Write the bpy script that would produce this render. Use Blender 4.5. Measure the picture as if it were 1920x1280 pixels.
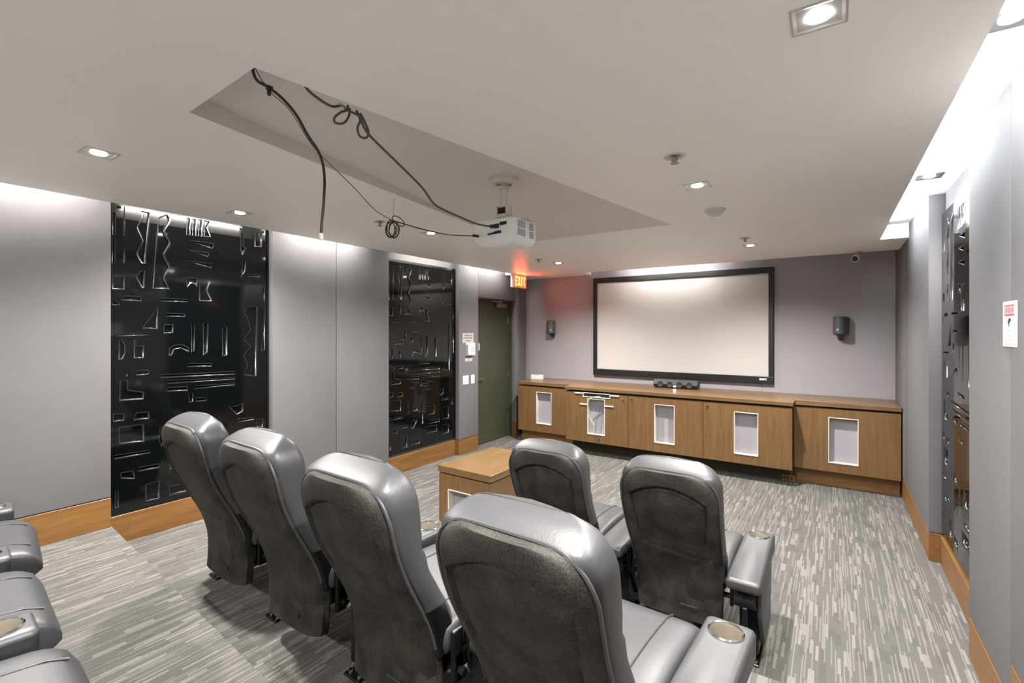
import bpy, bmesh, math, random
from mathutils import Vector, Matrix
random.seed(7)
S = bpy.context.scene
for o in list(bpy.data.objects): bpy.data.objects.remove(o)
COL = S.collection

# ------------------------------------------------------------------ camera
F_PX = 895.0
cam = bpy.data.cameras.new('camera'); cam_o = bpy.data.objects.new('camera', cam); COL.objects.link(cam_o)
cam.sensor_fit = 'HORIZONTAL'; cam.sensor_width = 36.0
cam.lens = 36.0 * F_PX / 1920.0
cam.shift_y = -20.0 / 1920.0
cam.clip_start = 0.02
cam_o.location = (0, 0, 1.61)
cam_o.rotation_euler = (math.radians(90), 0, math.radians(33.8))
S.camera = cam_o

# ------------------------------------------------------------------ world, exposure
w = bpy.data.worlds.new('world'); S.world = w; w.use_nodes = True
w.node_tree.nodes['Background'].inputs[0].default_value = (1, 1, 1, 1)
w.node_tree.nodes['Background'].inputs[1].default_value = 0.02
S.view_settings.view_transform = 'Standard'; S.view_settings.look = 'None'
S.view_settings.exposure = 2.0; S.view_settings.gamma = 1.0
S.view_settings.use_curve_mapping = False

DOWN_W = 96.0          # watts of one ceiling downlight
COVE_E = 15.0          # emission of the cove tubes
ZC = 2.43              # underside of the ceiling
ZU = 2.56              # upper ceiling inside the coves
XL, XR, YB, YR = -4.0, 0.565, 6.5, -2.7   # left, right, screen and rear wall faces

# ------------------------------------------------------------------ materials
def lin(c):
    c = c / 255.0
    return c / 12.92 if c <= 0.04045 else ((c + 0.055) / 1.055) ** 2.4
def rgb(r, g, b): return (lin(r), lin(g), lin(b), 1.0)

def mat(name, col, rough=0.5, metal=0.0, var=0.0, scale=8.0, bump=0.0, bscale=60.0, emit=None, strength=0.0, coat=0.0, spec=0.5, rvar=0.0, stretch=(1, 1, 1)):
    m = bpy.data.materials.new(name); m.use_nodes = True
    nt = m.node_tree; b = nt.nodes['Principled BSDF']
    b.inputs['Base Color'].default_value = col
    b.inputs['Roughness'].default_value = rough
    b.inputs['Metallic'].default_value = metal
    b.inputs['Specular IOR Level'].default_value = spec
    b.inputs['Coat Weight'].default_value = coat
    if emit:
        b.inputs['Emission Color'].default_value = emit; b.inputs['Emission Strength'].default_value = strength
    if var or bump or rvar:
        tc = nt.nodes.new('ShaderNodeTexCoord'); mp = nt.nodes.new('ShaderNodeMapping')
        mp.inputs['Scale'].default_value = stretch
        nt.links.new(tc.outputs['Object'], mp.inputs[0])
    if var or rvar:
        n = nt.nodes.new('ShaderNodeTexNoise'); n.inputs['Scale'].default_value = scale; n.inputs['Detail'].default_value = 6
        nt.links.new(mp.outputs[0], n.inputs['Vector'])
    if var:
        r = nt.nodes.new('ShaderNodeValToRGB')
        r.color_ramp.elements[0].position = 0.3; r.color_ramp.elements[1].position = 0.7
        r.color_ramp.elements[0].color = tuple(c * (1 - var) for c in col[:3]) + (1,)
        r.color_ramp.elements[1].color = tuple(min(1, c * (1 + var)) for c in col[:3]) + (1,)
        nt.links.new(n.outputs['Fac'], r.inputs[0]); nt.links.new(r.outputs[0], b.inputs['Base Color'])
    if rvar:
        mr = nt.nodes.new('ShaderNodeMapRange')
        mr.inputs['To Min'].default_value = max(0, rough - rvar); mr.inputs['To Max'].default_value = rough + rvar
        nt.links.new(n.outputs['Fac'], mr.inputs['Value']); nt.links.new(mr.outputs[0], b.inputs['Roughness'])
    if bump:
        n2 = nt.nodes.new('ShaderNodeTexNoise'); n2.inputs['Scale'].default_value = bscale; n2.inputs['Detail'].default_value = 4
        nt.links.new(mp.outputs[0], n2.inputs['Vector'])
        bp = nt.nodes.new('ShaderNodeBump'); bp.inputs['Strength'].default_value = bump; bp.inputs['Distance'].default_value = 0.004
        nt.links.new(n2.outputs['Fac'], bp.inputs['Height']); nt.links.new(bp.outputs[0], b.inputs['Normal'])
    return m

def carpet():
    m = bpy.data.materials.new('striped_carpet'); m.use_nodes = True
    nt = m.node_tree; L = nt.links; b = nt.nodes['Principled BSDF']
    b.inputs['Roughness'].default_value = 0.95; b.inputs['Specular IOR Level'].default_value = 0.1
    tc = nt.nodes.new('ShaderNodeTexCoord'); sx = nt.nodes.new('ShaderNodeSeparateXYZ'); L.new(tc.outputs['Object'], sx.inputs[0])
    def mt(op, a, c=None):
        n = nt.nodes.new('ShaderNodeMath'); n.operation = op
        for i, v in enumerate((a, c)):
            if v is None: continue
            if isinstance(v, (int, float)): n.inputs[i].default_value = v
            else: L.new(v, n.inputs[i])
        return n.outputs[0]
    def layer(width, length, seed):
        cx = mt('FLOOR', mt('MULTIPLY', mt('ADD', sx.outputs[0], seed), 1 / width))
        w1 = nt.nodes.new('ShaderNodeTexWhiteNoise'); w1.noise_dimensions = '1D'; L.new(cx, w1.inputs['W'])
        yy = mt('ADD', mt('MULTIPLY', sx.outputs[1], 1 / length), mt('MULTIPLY', w1.outputs['Value'], 13.0))
        cy = mt('FLOOR', yy)
        cv = nt.nodes.new('ShaderNodeCombineXYZ'); L.new(cx, cv.inputs[0]); L.new(cy, cv.inputs[1]); cv.inputs[2].default_value = seed
        w2 = nt.nodes.new('ShaderNodeTexWhiteNoise'); w2.noise_dimensions = '3D'; L.new(cv.outputs[0], w2.inputs['Vector'])
        return w2.outputs['Value']
    thin = layer(0.0056, 0.26, 3.1)
    mid = layer(0.013, 0.13, 9.7)
    wide = layer(0.030, 0.11, 17.3)
    s1 = mt('GREATER_THAN', thin, 0.74); s2 = mt('GREATER_THAN', mid, 0.93); s3 = mt('GREATER_THAN', wide, 0.978)
    light = mt('MAXIMUM', mt('MULTIPLY', s1, 0.36), mt('MAXIMUM', mt('MULTIPLY', s2, 0.5), mt('MULTIPLY', s3, 0.42)))
    dk = mt('MULTIPLY', mt('LESS_THAN', wide, 0.22), 0.5)
    nz = nt.nodes.new('ShaderNodeTexNoise'); nz.inputs['Scale'].default_value = 260; nz.inputs['Detail'].default_value = 3; L.new(tc.outputs['Object'], nz.inputs['Vector'])
    base = nt.nodes.new('ShaderNodeMix'); base.data_type = 'RGBA'
    base.inputs['A'].default_value = rgb(91, 89, 85); base.inputs['B'].default_value = rgb(79, 77, 75); L.new(dk, base.inputs['Factor'])
    mx = nt.nodes.new('ShaderNodeMix'); mx.data_type = 'RGBA'; L.new(light, mx.inputs['Factor']); L.new(base.outputs['Result'], mx.inputs['A'])
    mx.inputs['B'].default_value = rgb(142, 139, 134)
    gr = nt.nodes.new('ShaderNodeMix'); gr.data_type = 'RGBA'; gr.blend_type = 'MULTIPLY'; gr.inputs['Factor'].default_value = 0.55
    rp = nt.nodes.new('ShaderNodeValToRGB'); rp.color_ramp.elements[0].position = .3; rp.color_ramp.elements[1].position = .65
    rp.color_ramp.elements[0].color = (.45, .45, .45, 1); rp.color_ramp.elements[1].color = (1, 1, 1, 1)
    L.new(nz.outputs['Fac'], rp.inputs[0]); L.new(mx.outputs['Result'], gr.inputs['A']); L.new(rp.outputs[0], gr.inputs['B'])
    L.new(gr.outputs['Result'], b.inputs['Base Color'])
    bp = nt.nodes.new('ShaderNodeBump'); bp.inputs['Strength'].default_value = .35; bp.inputs['Distance'].default_value = .004
    L.new(nz.outputs['Fac'], bp.inputs['Height']); L.new(bp.outputs[0], b.inputs['Normal'])
    return m

def wood(name, c1, c2, axis='X', rough=0.4, scale=1.0):
    m = bpy.data.materials.new(name); m.use_nodes = True
    nt = m.node_tree; L = nt.links; b = nt.nodes['Principled BSDF']
    b.inputs['Roughness'].default_value = rough
    tc = nt.nodes.new('ShaderNodeTexCoord'); mp = nt.nodes.new('ShaderNodeMapping')
    st = {'X': (1.2, 16, 16), 'Y': (16, 1.2, 16), 'Z': (16, 16, 1.2)}[axis]
    mp.inputs['Scale'].default_value = tuple(v * scale for v in st)
    L.new(tc.outputs['Object'], mp.inputs[0])
    n = nt.nodes.new('ShaderNodeTexNoise'); n.inputs['Scale'].default_value = 2.2; n.inputs['Detail'].default_value = 8; n.inputs['Distortion'].default_value = 0.6
    L.new(mp.outputs[0], n.inputs['Vector'])
    r = nt.nodes.new('ShaderNodeValToRGB'); r.color_ramp.elements[0].position = .28; r.color_ramp.elements[1].position = .72
    r.color_ramp.elements[0].color = c1; r.color_ramp.elements[1].color = c2
    L.new(n.outputs['Fac'], r.inputs[0]); L.new(r.outputs[0], b.inputs['Base Color'])
    return m

def shell_mat():
    # dark pebbled vinyl, worn paler in patches
    m = mat('pebbled_shell', rgb(74, 71, 64), 0.62, var=0.0, bump=0.35, bscale=420, spec=.3)
    nt = m.node_tree; L = nt.links; b = nt.nodes['Principled BSDF']
    tc = nt.nodes.new('ShaderNodeTexCoord')
    n = nt.nodes.new('ShaderNodeTexNoise'); n.inputs['Scale'].default_value = 9; n.inputs['Detail'].default_value = 5; L.new(tc.outputs['Object'], n.inputs['Vector'])
    f = nt.nodes.new('ShaderNodeTexNoise'); f.inputs['Scale'].default_value = 210; f.inputs['Detail'].default_value = 2; L.new(tc.outputs['Object'], f.inputs['Vector'])
    ad = nt.nodes.new('ShaderNodeMath'); ad.operation = 'ADD'; L.new(n.outputs['Fac'], ad.inputs[0]); L.new(f.outputs['Fac'], ad.inputs[1])
    r = nt.nodes.new('ShaderNodeValToRGB'); r.color_ramp.elements[0].position = .42; r.color_ramp.elements[1].position = .64
    mr = nt.nodes.new('ShaderNodeMath'); mr.operation = 'MULTIPLY'; mr.inputs[1].default_value = .5; L.new(ad.outputs[0], mr.inputs[0])
    r.color_ramp.elements[0].color = rgb(28, 27, 24); r.color_ramp.elements[1].color = rgb(60, 57, 51)
    L.new(mr.outputs[0], r.inputs[0]); L.new(r.outputs[0], b.inputs['Base Color'])
    return m

MT = dict(
    carpet=carpet(),
    fabric=mat('grey_wall_fabric', rgb(109, 107, 108), 0.9, var=.04, scale=2.0, bump=.25, bscale=300, spec=.1),
    fabric_dark=mat('back_wall_paint', rgb(152, 148, 151), 0.85, var=.03, scale=1.5, bump=.1, bscale=250, spec=.15),
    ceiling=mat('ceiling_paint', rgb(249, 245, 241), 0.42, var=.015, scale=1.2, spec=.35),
    trough=mat('trough_shade', rgb(218, 213, 209), 0.45, var=.015, scale=1.2, spec=.3),  # ceiling colour greyed, so the recess's shade is painted in
    white=mat('white_paint', rgb(238, 238, 238), 0.5),
    panel=mat('gloss_black', rgb(7, 9, 10), 0.06, spec=.5),
    panel_edge=mat('gloss_black_frame', rgb(22, 23, 24), 0.15),
    base_wood=wood('baseboard_wood', rgb(103, 69, 32), rgb(126, 89, 46), 'Y', .42),
    base_wood_x=wood('baseboard_wood_x', rgb(116, 80, 40), rgb(140, 102, 56), 'X', .42),
    cab_wood=wood('cabinet_veneer', rgb(98, 71, 42), rgb(116, 87, 54), 'Z', .38),
    top_wood=wood('worktop_veneer', rgb(94, 71, 47), rgb(114, 88, 60), 'X', .3),
    box_wood=wood('box_veneer', rgb(92, 69, 42), rgb(113, 87, 56), 'Y', .33),
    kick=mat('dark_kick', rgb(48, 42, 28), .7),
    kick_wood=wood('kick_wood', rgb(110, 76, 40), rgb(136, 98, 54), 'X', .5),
    door=mat('olive_door', rgb(62, 64, 48), .45, var=.06, scale=3),
    metal=mat('brushed_metal', rgb(160, 160, 157), .32, 1.0),
    chrome=mat('chrome', rgb(222, 222, 222), .12, 1.0),
    black=mat('black_steel', rgb(14, 14, 14), .3),
    blackmat=mat('black_plastic', rgb(30, 31, 31), .55, var=.1, scale=40),
    frame=mat('black_velvet_frame', rgb(13, 14, 15), .5),
    screen=mat('projection_screen', rgb(184, 180, 175), .75, spec=.15),
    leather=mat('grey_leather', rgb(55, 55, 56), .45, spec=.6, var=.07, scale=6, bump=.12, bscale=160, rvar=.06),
    leather_shade=mat('shaded_leather', rgb(38, 40, 41), .38, bump=.12, bscale=160),  # darker copy of the leather, painted shade for arm pad sides
    shell=shell_mat(),
    plastic=mat('white_plastic', rgb(206, 204, 201), .4),
    ivory=mat('ivory_plastic', rgb(198, 193, 182), .45),
    paper=mat('paper', rgb(172, 167, 164), .8),
    ink=mat('dark_ink', rgb(84, 78, 76), .8),
    red=mat('red_ink', rgb(196, 40, 70), .7),
    pink=mat('pink_ink', rgb(212, 170, 172), .7),
    navy=mat('navy_ink', rgb(40, 42, 54), .7),
    lcd=mat('lcd_blue', rgb(150, 156, 196), .25, emit=rgb(150, 156, 196), strength=.15),
    cable=mat('black_cable', rgb(34, 32, 34), .5),
    cable_grey=mat('grey_cable', rgb(84, 80, 76), .5),
    tape=mat('blue_tape', rgb(52, 50, 92), .5),
    inset=mat('mauve_inset', rgb(146, 142, 147), .7),
    bulb=mat('lamp_lens', (1, 1, 1, 1), .3, emit=(1, .98, .95, 1), strength=14),
    tube=mat('cove_tube', (1, 1, 1, 1), .3, emit=(1.0, .98, .95, 1), strength=COVE_E),
    tube_cool=mat('cove_tube_cool', (1, 1, 1, 1), .3, emit=(.86, .94, 1.0, 1), strength=COVE_E * 1.1),
    cup=mat('cup_liner', rgb(150, 142, 128), .42, .55),
    trim=mat('lamp_trim', rgb(196, 194, 190), .35, .35),
    shell_white=mat('projector_white', rgb(240, 239, 237), .4),
    speaker_dk=mat('speaker_charcoal', rgb(46, 45, 43), .6, var=.1, scale=60),
    panel_lip=mat('satin_black_lip', rgb(30, 32, 33), 0.24, spec=.9, coat=.3),
    speaker=mat('speaker_grey', rgb(70, 74, 75), .6, var=.08, scale=60),
    exit_red=mat('exit_red', rgb(220, 40, 20), .4, emit=(1, .05, .02, 1), strength=1.0),
    exit_letter=mat('exit_letter', rgb(255, 190, 60), .4, emit=(1, .42, .05, 1), strength=1.9),
    beige=mat('beige_steel', rgb(206, 200, 190), .45),
    led=mat('white_led', (1, 1, 1, 1), .3, emit=(1, 1, 1, 1), strength=5),
)

# ------------------------------------------------------------------ builders
class B:
    """Collects geometry of ONE part."""
    def __init__(self): self.bm = bmesh.new()
    def box(self, x0, x1, y0, y1, z0, z1, bev=0.0, seg=2):
        bm = self.bm
        v = [bm.verts.new(p) for p in ((x0,y0,z0),(x1,y0,z0),(x1,y1,z0),(x0,y1,z0),(x0,y0,z1),(x1,y0,z1),(x1,y1,z1),(x0,y1,z1))]
        fs = [bm.faces.new([v[i] for i in f]) for f in ((3,2,1,0),(4,5,6,7),(0,1,5,4),(1,2,6,5),(2,3,7,6),(3,0,4,7))]
        if bev:
            es = list({e for f in fs for e in f.edges})
            bmesh.ops.bevel(bm, geom=es, offset=bev, segments=seg, profile=.5, affect='EDGES')
        return self
    def tube(self, pts, r, n=8, cap=True, closed=False):
        bm = self.bm; P = [Vector(p) for p in pts]; m = len(P); rings = []
        R = r if isinstance(r, (list, tuple)) else [r] * m
        up = None
        for i in range(m):
            a = P[(i - 1) % m] if (i or closed) else P[0]; c = P[(i + 1) % m] if (i < m - 1 or closed) else P[-1]
            t = (c - a)
            if t.length < 1e-9: t = Vector((0, 0, 1))
            t.normalize()
            if up is None:
                up = Vector((0, 0, 1)) if abs(t.z) < .9 else Vector((1, 0, 0))
            s = t.cross(up)
            if s.length < 1e-6: s = t.orthogonal()
            s.normalize(); up = s.cross(t).normalized()
            rings.append([bm.verts.new(P[i] + (s * math.cos(2*math.pi*k/n) + up * math.sin(2*math.pi*k/n)) * R[i]) for k in range(n)])
        for i in range(m if closed else m - 1):
            A, C = rings[i], rings[(i + 1) % m]
            for k in range(n): bm.faces.new((A[k], A[(k+1) % n], C[(k+1) % n], C[k]))
        if cap and not closed:
            bm.faces.new(rings[0][::-1]); bm.faces.new(rings[-1])
        return self
    def lathe(self, prof, n=24, c=(0, 0, 0), axis='Z', cap=True):
        """prof: (radius, height) pairs."""
        bm = self.bm; rings = []
        for r, h in prof:
            ring = []
            for k in range(n):
                a = 2 * math.pi * k / n; p = (r * math.cos(a), r * math.sin(a), h)
                if axis == 'X': p = (p[2], p[0], p[1])
                if axis == 'Y': p = (p[0], p[2], p[1])
                ring.append(bm.verts.new((p[0] + c[0], p[1] + c[1], p[2] + c[2])))
            rings.append(ring)
        for A, C in zip(rings, rings[1:]):
            for k in range(n): bm.faces.new((A[k], A[(k+1) % n], C[(k+1) % n], C[k]))
        if cap and prof[0][0] > 1e-6: bm.faces.new(rings[0][::-1])
        if cap and prof[-1][0] > 1e-6: bm.faces.new(rings[-1])
        bmesh.ops.remove_doubles(bm, verts=bm.verts, dist=1e-6)
        return self
    def loft(self, rings, cap=True):
        bm = self.bm; vs = [[bm.verts.new(p) for p in r] for r in rings]; n = len(vs[0])
        for A, C in zip(vs, vs[1:]):
            for k in range(n): bm.faces.new((A[k], A[(k+1) % n], C[(k+1) % n], C[k]))
        if cap: bm.faces.new(vs[0][::-1]); bm.faces.new(vs[-1])
        return self
    def prism(self, poly, lo, hi, axis='X', bev=0.0):
        """extrude a 2-D polygon: axis X -> poly is (y,z), Y -> (x,z), Z -> (x,y)."""
        f = {'X': lambda p, h: (h, p[0], p[1]), 'Y': lambda p, h: (p[0], h, p[1]), 'Z': lambda p, h: (p[0], p[1], h)}[axis]
        bm = self.bm
        a = [bm.verts.new(f(p, lo)) for p in poly]; c = [bm.verts.new(f(p, hi)) for p in poly]; n = len(a)
        fs = [bm.faces.new(a[::-1]), bm.faces.new(c)]
        fs += [bm.faces.new((a[k], a[(k+1) % n], c[(k+1) % n], c[k])) for k in range(n)]
        if bev: bmesh.ops.bevel(bm, geom=list({e for q in fs for e in q.edges}), offset=bev, segments=2, profile=.5, affect='EDGES')
        return self
    def quad(self, *p):
        self.bm.faces.new([self.bm.verts.new(q) for q in p]); return self
    def mesh(self, name, m, smooth=False, recalc=True):
        if recalc: bmesh.ops.recalc_face_normals(self.bm, faces=self.bm.faces)
        me = bpy.data.meshes.new(name); self.bm.to_mesh(me); self.bm.free()
        me.materials.append(MT[m])
        if smooth:
            me.polygons.foreach_set('use_smooth', [True] * len(me.polygons))
            try: me.set_sharp_from_angle(angle=math.radians(40))
            except Exception: pass
        return me
    def build(self, name, m, parent=None, smooth=False, **kw):
        return link(name, self.mesh(name, m, smooth), parent, **kw)

def link(name, me, parent=None, loc=None, rot=None, label=None, cat=None, group=None, kind=None):
    o = bpy.data.objects.new(name, me); COL.objects.link(o)
    if parent: o.parent = parent
    if loc: o.location = loc
    if rot: o.rotation_euler = rot
    if label: o['label'] = label
    if cat: o['category'] = cat
    if group: o['group'] = group
    if kind: o['kind'] = kind
    return o
def thing(name, label, cat, loc=(0, 0, 0), rotz=0.0, group=None, rot=None):
    return link(name, None, None, loc, rot or (0, 0, rotz), label, cat, group)
def struct(name, b, m, label=None, smooth=False):
    return b.build(name, m, None, smooth, kind='structure', label=label)

def lerp_table(t, x):
    if x <= t[0][0]: return t[0][1]
    for (a, b_), (c, d) in zip(t, t[1:]):
        if x <= c:
            u = (x - a) / (c - a); u2 = u
            return b_ + (d - b_) * u2
    return t[-1][1]
def smooth_table(t, x):
    """Catmull-Rom through the table."""
    xs = [p[0] for p in t]
    if x <= xs[0]: return t[0][1]
    if x >= xs[-1]: return t[-1][1]
    for i in range(len(t) - 1):
        if xs[i] <= x <= xs[i + 1]:
            h = xs[i+1] - xs[i]; u = (x - xs[i]) / h
            m0 = (t[i+1][1] - t[i-1][1]) / (xs[i+1] - xs[i-1]) if i > 0 else (t[i+1][1] - t[i][1]) / h
            m1 = (t[i+2][1] - t[i][1]) / (xs[i+2] - xs[i]) if i + 2 < len(t) else (t[i+1][1] - t[i][1]) / h
            return (2*u**3-3*u**2+1)*t[i][1] + (u**3-2*u**2+u)*h*m0 + (-2*u**3+3*u**2)*t[i+1][1] + (u**3-u**2)*h*m1
def spline(pts, k=6):
    P = [Vector(p) for p in pts]; out = []
    for i in range(len(P) - 1):
        p0 = P[max(i-1, 0)]; p1 = P[i]; p2 = P[i+1]; p3 = P[min(i+2, len(P)-1)]
        for j in range(k):
            t = j / k
            out.append(.5 * ((2*p1) + (-p0+p2)*t + (2*p0-5*p1+4*p2-p3)*t*t + (-p0+3*p1-3*p2+p3)*t**3))
    out.append(P[-1]); return out

# ================================================================== STRUCTURE
# floor: lower level, middle tier, upper tier, one continuous carpet
def edge_y(x): return 1.165 - 0.084 * (x + 4.0)
b = B()
xa, xb = -4.2, 0.75
Y2 = 2.27
b.quad((xa, Y2, 0), (xb, Y2, 0), (xb, 6.6, 0), (xa, 6.6, 0))
b.quad((xa, Y2, 0), (xa, Y2, .15), (xb, Y2, .15), (xb, Y2, 0))
b.quad((xa, edge_y(xa), .15), (xb, edge_y(xb), .15), (xb, Y2, .15), (xa, Y2, .15))
b.quad((xa, edge_y(xa), .15), (xa, edge_y(xa), .30), (xb, edge_y(xb), .30), (xb, edge_y(xb), .15))
b.quad((xa, YR - .1, .30), (xb, YR - .1, .30), (xb, edge_y(xb), .30), (xa, edge_y(xa), .30))
bmesh.ops.remove_doubles(b.bm, verts=b.bm.verts, dist=1e-5)
struct('floor', b, 'carpet', 'grey carpet with pale broken stripes on stepped tiers')

# left wall
def panel(parent, x0, x1, y0, y1, z0, z1, m='fabric', bev=.006):
    return B().box(x0, x1, y0, y1, z0, z1, bev).build('fabric_panel', m, parent, True)
def base(parent, x0, x1, y0, y1, z0, z1, m='base_wood'):
    return B().box(x0, x1, y0, y1, z0, z1, .002, 1).build('baseboard', m, parent)

NX = -4.085
DX = -4.13           # door leaf plane
b = B(); b.box(NX - .12, NX, YR, 5.14, -.02, ZU); b.box(NX - .12, NX, 6.10, YB + .05, -.02, ZU); b.box(NX - .12, NX, 5.14, 6.10, 2.06, ZU)
wl = struct('wall_left', b, 'fabric', 'left wall of grey fabric panels with black glossy niches')
D1, D2 = 5.15, 6.09
for (y0, y1, zf) in ((YR, -.3, .30), (-.295, 1.16, .30), (2.27, 2.905, 0), (2.909, 3.57, 0), (4.745, D1, 0)):
    panel(wl, NX, XL, y0, y1, zf + .20, ZU)
    base(wl, NX, XL, y0, y1, zf, zf + .195)
panel(wl, NX, XL, D1 + .002, D2, 2.065, ZU)
panel(wl, NX, XL, D2, D2 + .09, .20, ZU)
base(wl, NX, XL, D2, D2 + .09, 0, .195)
base(wl, NX, NX + .03, 1.16, Y2, .15, .345); base(wl, NX, NX + .03, 3.57, 4.745, 0, .195)
base(wl, NX, NX + .03, Y2 - .004, Y2, 0, .15)

# right wall
RX = XR + .09
b = B().box(RX, RX + .12, YR, YB + .05, -.02, ZU)
wr = struct('wall_right', b, 'fabric', 'right wall of grey fabric panels with a black niche')
R1, R2 = 3.22, 4.41
for (y0, y1, zf) in ((YR, .75, .30), (.754, 2.56, 0.15), (2.564, R1, 0), (R2, 5.70, 0), (5.704, YB, 0)):
    panel(wr, XR, RX, y0, y1, zf + .20, ZU)
    base(wr, XR, RX, y0, y1, zf, zf + .195)
base(wr, XR, RX, .754, Y2, 0, .15); base(wr, RX - .03, RX, R1, R2, 0, .195)

# screen wall: two painted boards with a joint
b = B().box(NX - .1, RX + .1, YB + .012, YB + .15, -.02, ZU + .05)
wb = struct('wall_back', b, 'fabric_dark', 'grey screen wall behind the projection screen')
B().box(NX, -.705, YB, YB + .012, 0, ZU, .003, 1).build('wall_panel', 'fabric_dark', wb)
B().box(-.701, RX, YB, YB + .012, 0, ZU, .003, 1).build('wall_panel', 'fabric_dark', wb)
b = B().box(NX - .1, RX + .1, YR - .12, YR, -.02, ZU + .05)
struct('wall_rear', b, 'white', 'unseen wall behind the back row of seats, made pale to brighten the room')  # out of view; white chosen to bounce light onto the ceiling

# ceiling: floating slab with a flared projector trough, coves left, right and above the screen
CXL, CXR, CYB = -3.82, 0.36, 6.18
A_, B_, C_, D_ = (-2.005, .815), (-1.495, .79), (-1.03, 3.75), (-2.44, 3.75)
TD = .075
b = B()
def cq(*p): b.quad(*[(x, y, ZC) for x, y in p])
cq((CXL, YR), A_, D_, (CXL, CYB)); cq(D_, C_, (CXR, CYB), (CXL, CYB)); cq(B_, (CXR, YR), (CXR, CYB), C_); cq((CXL, YR), (CXR, YR), B_, A_)
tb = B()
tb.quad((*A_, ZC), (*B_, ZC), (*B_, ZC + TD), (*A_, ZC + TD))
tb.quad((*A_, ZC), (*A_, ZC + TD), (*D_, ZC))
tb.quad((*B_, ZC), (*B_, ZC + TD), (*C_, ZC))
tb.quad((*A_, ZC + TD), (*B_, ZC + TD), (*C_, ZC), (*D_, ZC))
# slab edges up to the upper ceiling
for p, q in (((CXL, YR), (CXL, CYB)), ((CXL, CYB), (CXR, CYB)), ((CXR, CYB), (CXR, YR))):
    b.quad((*p, ZC), (*q, ZC), (*q, ZU), (*p, ZU))
# closed corners of the slab
for x0, x1, y0, y1 in ((NX, CXL, 5.80, YB), (CXL, -2.95, CYB, YB), (CXR, RX, 5.42, CYB)):
    b.box(x0, x1, y0, y1, ZC, ZU)
bmesh.ops.remove_doubles(b.bm, verts=b.bm.verts, dist=1e-5)
bmesh.ops.triangulate(b.bm, faces=[f for f in b.bm.faces if len(f.verts) > 3])
ce = struct('ceiling', b, 'ceiling', 'off-white floating ceiling with a flared projector trough')
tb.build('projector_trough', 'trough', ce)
b = B().box(NX - .12, RX + .12, YR - .1, YB + .1, ZU, ZU + .1)
struct('ceiling_cove', b, 'white', 'white upper ceiling inside the light coves')

# door in the left wall
d = link('door_1', None, None, (DX, D1, 0), kind='structure', label='dark olive door recessed in the left wall')
B().box(-.04, 0, 0, D2 - D1, .008, 2.055, .002, 1).build('door_leaf', 'door', d)
B().box(0.0, .04, D2 - D1 - .022, D2 - D1, 0, 2.06).build('door_jamb', 'door', d)
B().box(0.0, .04, 0, D2 - D1, 2.04, 2.062).build('door_head', 'door', d)
for z in (.22, .96, 1.77):
    B().lathe([(0, -.055), (.009, -.055), (.009, .055), (0, .055)], 10, (.012, D2 - D1 - .045, z)).build('hinge', 'metal', d, True)
c = B().box(0, .055, .55, .80, 1.955, 2.015, .006).build('door_closer', 'metal', d)
B().tube([(.045, .66, 2.02), (.085, .62, 2.035), (.04, .45, 2.045)], .009).build('closer_arm', 'metal', c)
h = B().lathe([(0, 0), (.026, 0), (.026, .01), (.012, .014), (.012, .05), (0, .05)], 16, (0, .10, .94), 'X').build('door_handle', 'chrome', d, True)
B().tube([(.045, .10, .94), (.05, .16, .938), (.046, .24, .936)], .010).build('lever', 'chrome', h, True)
B().box(0, .012, .085, .125, .865, .885, .003, 1).build('latch_plate', 'black', d)

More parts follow.
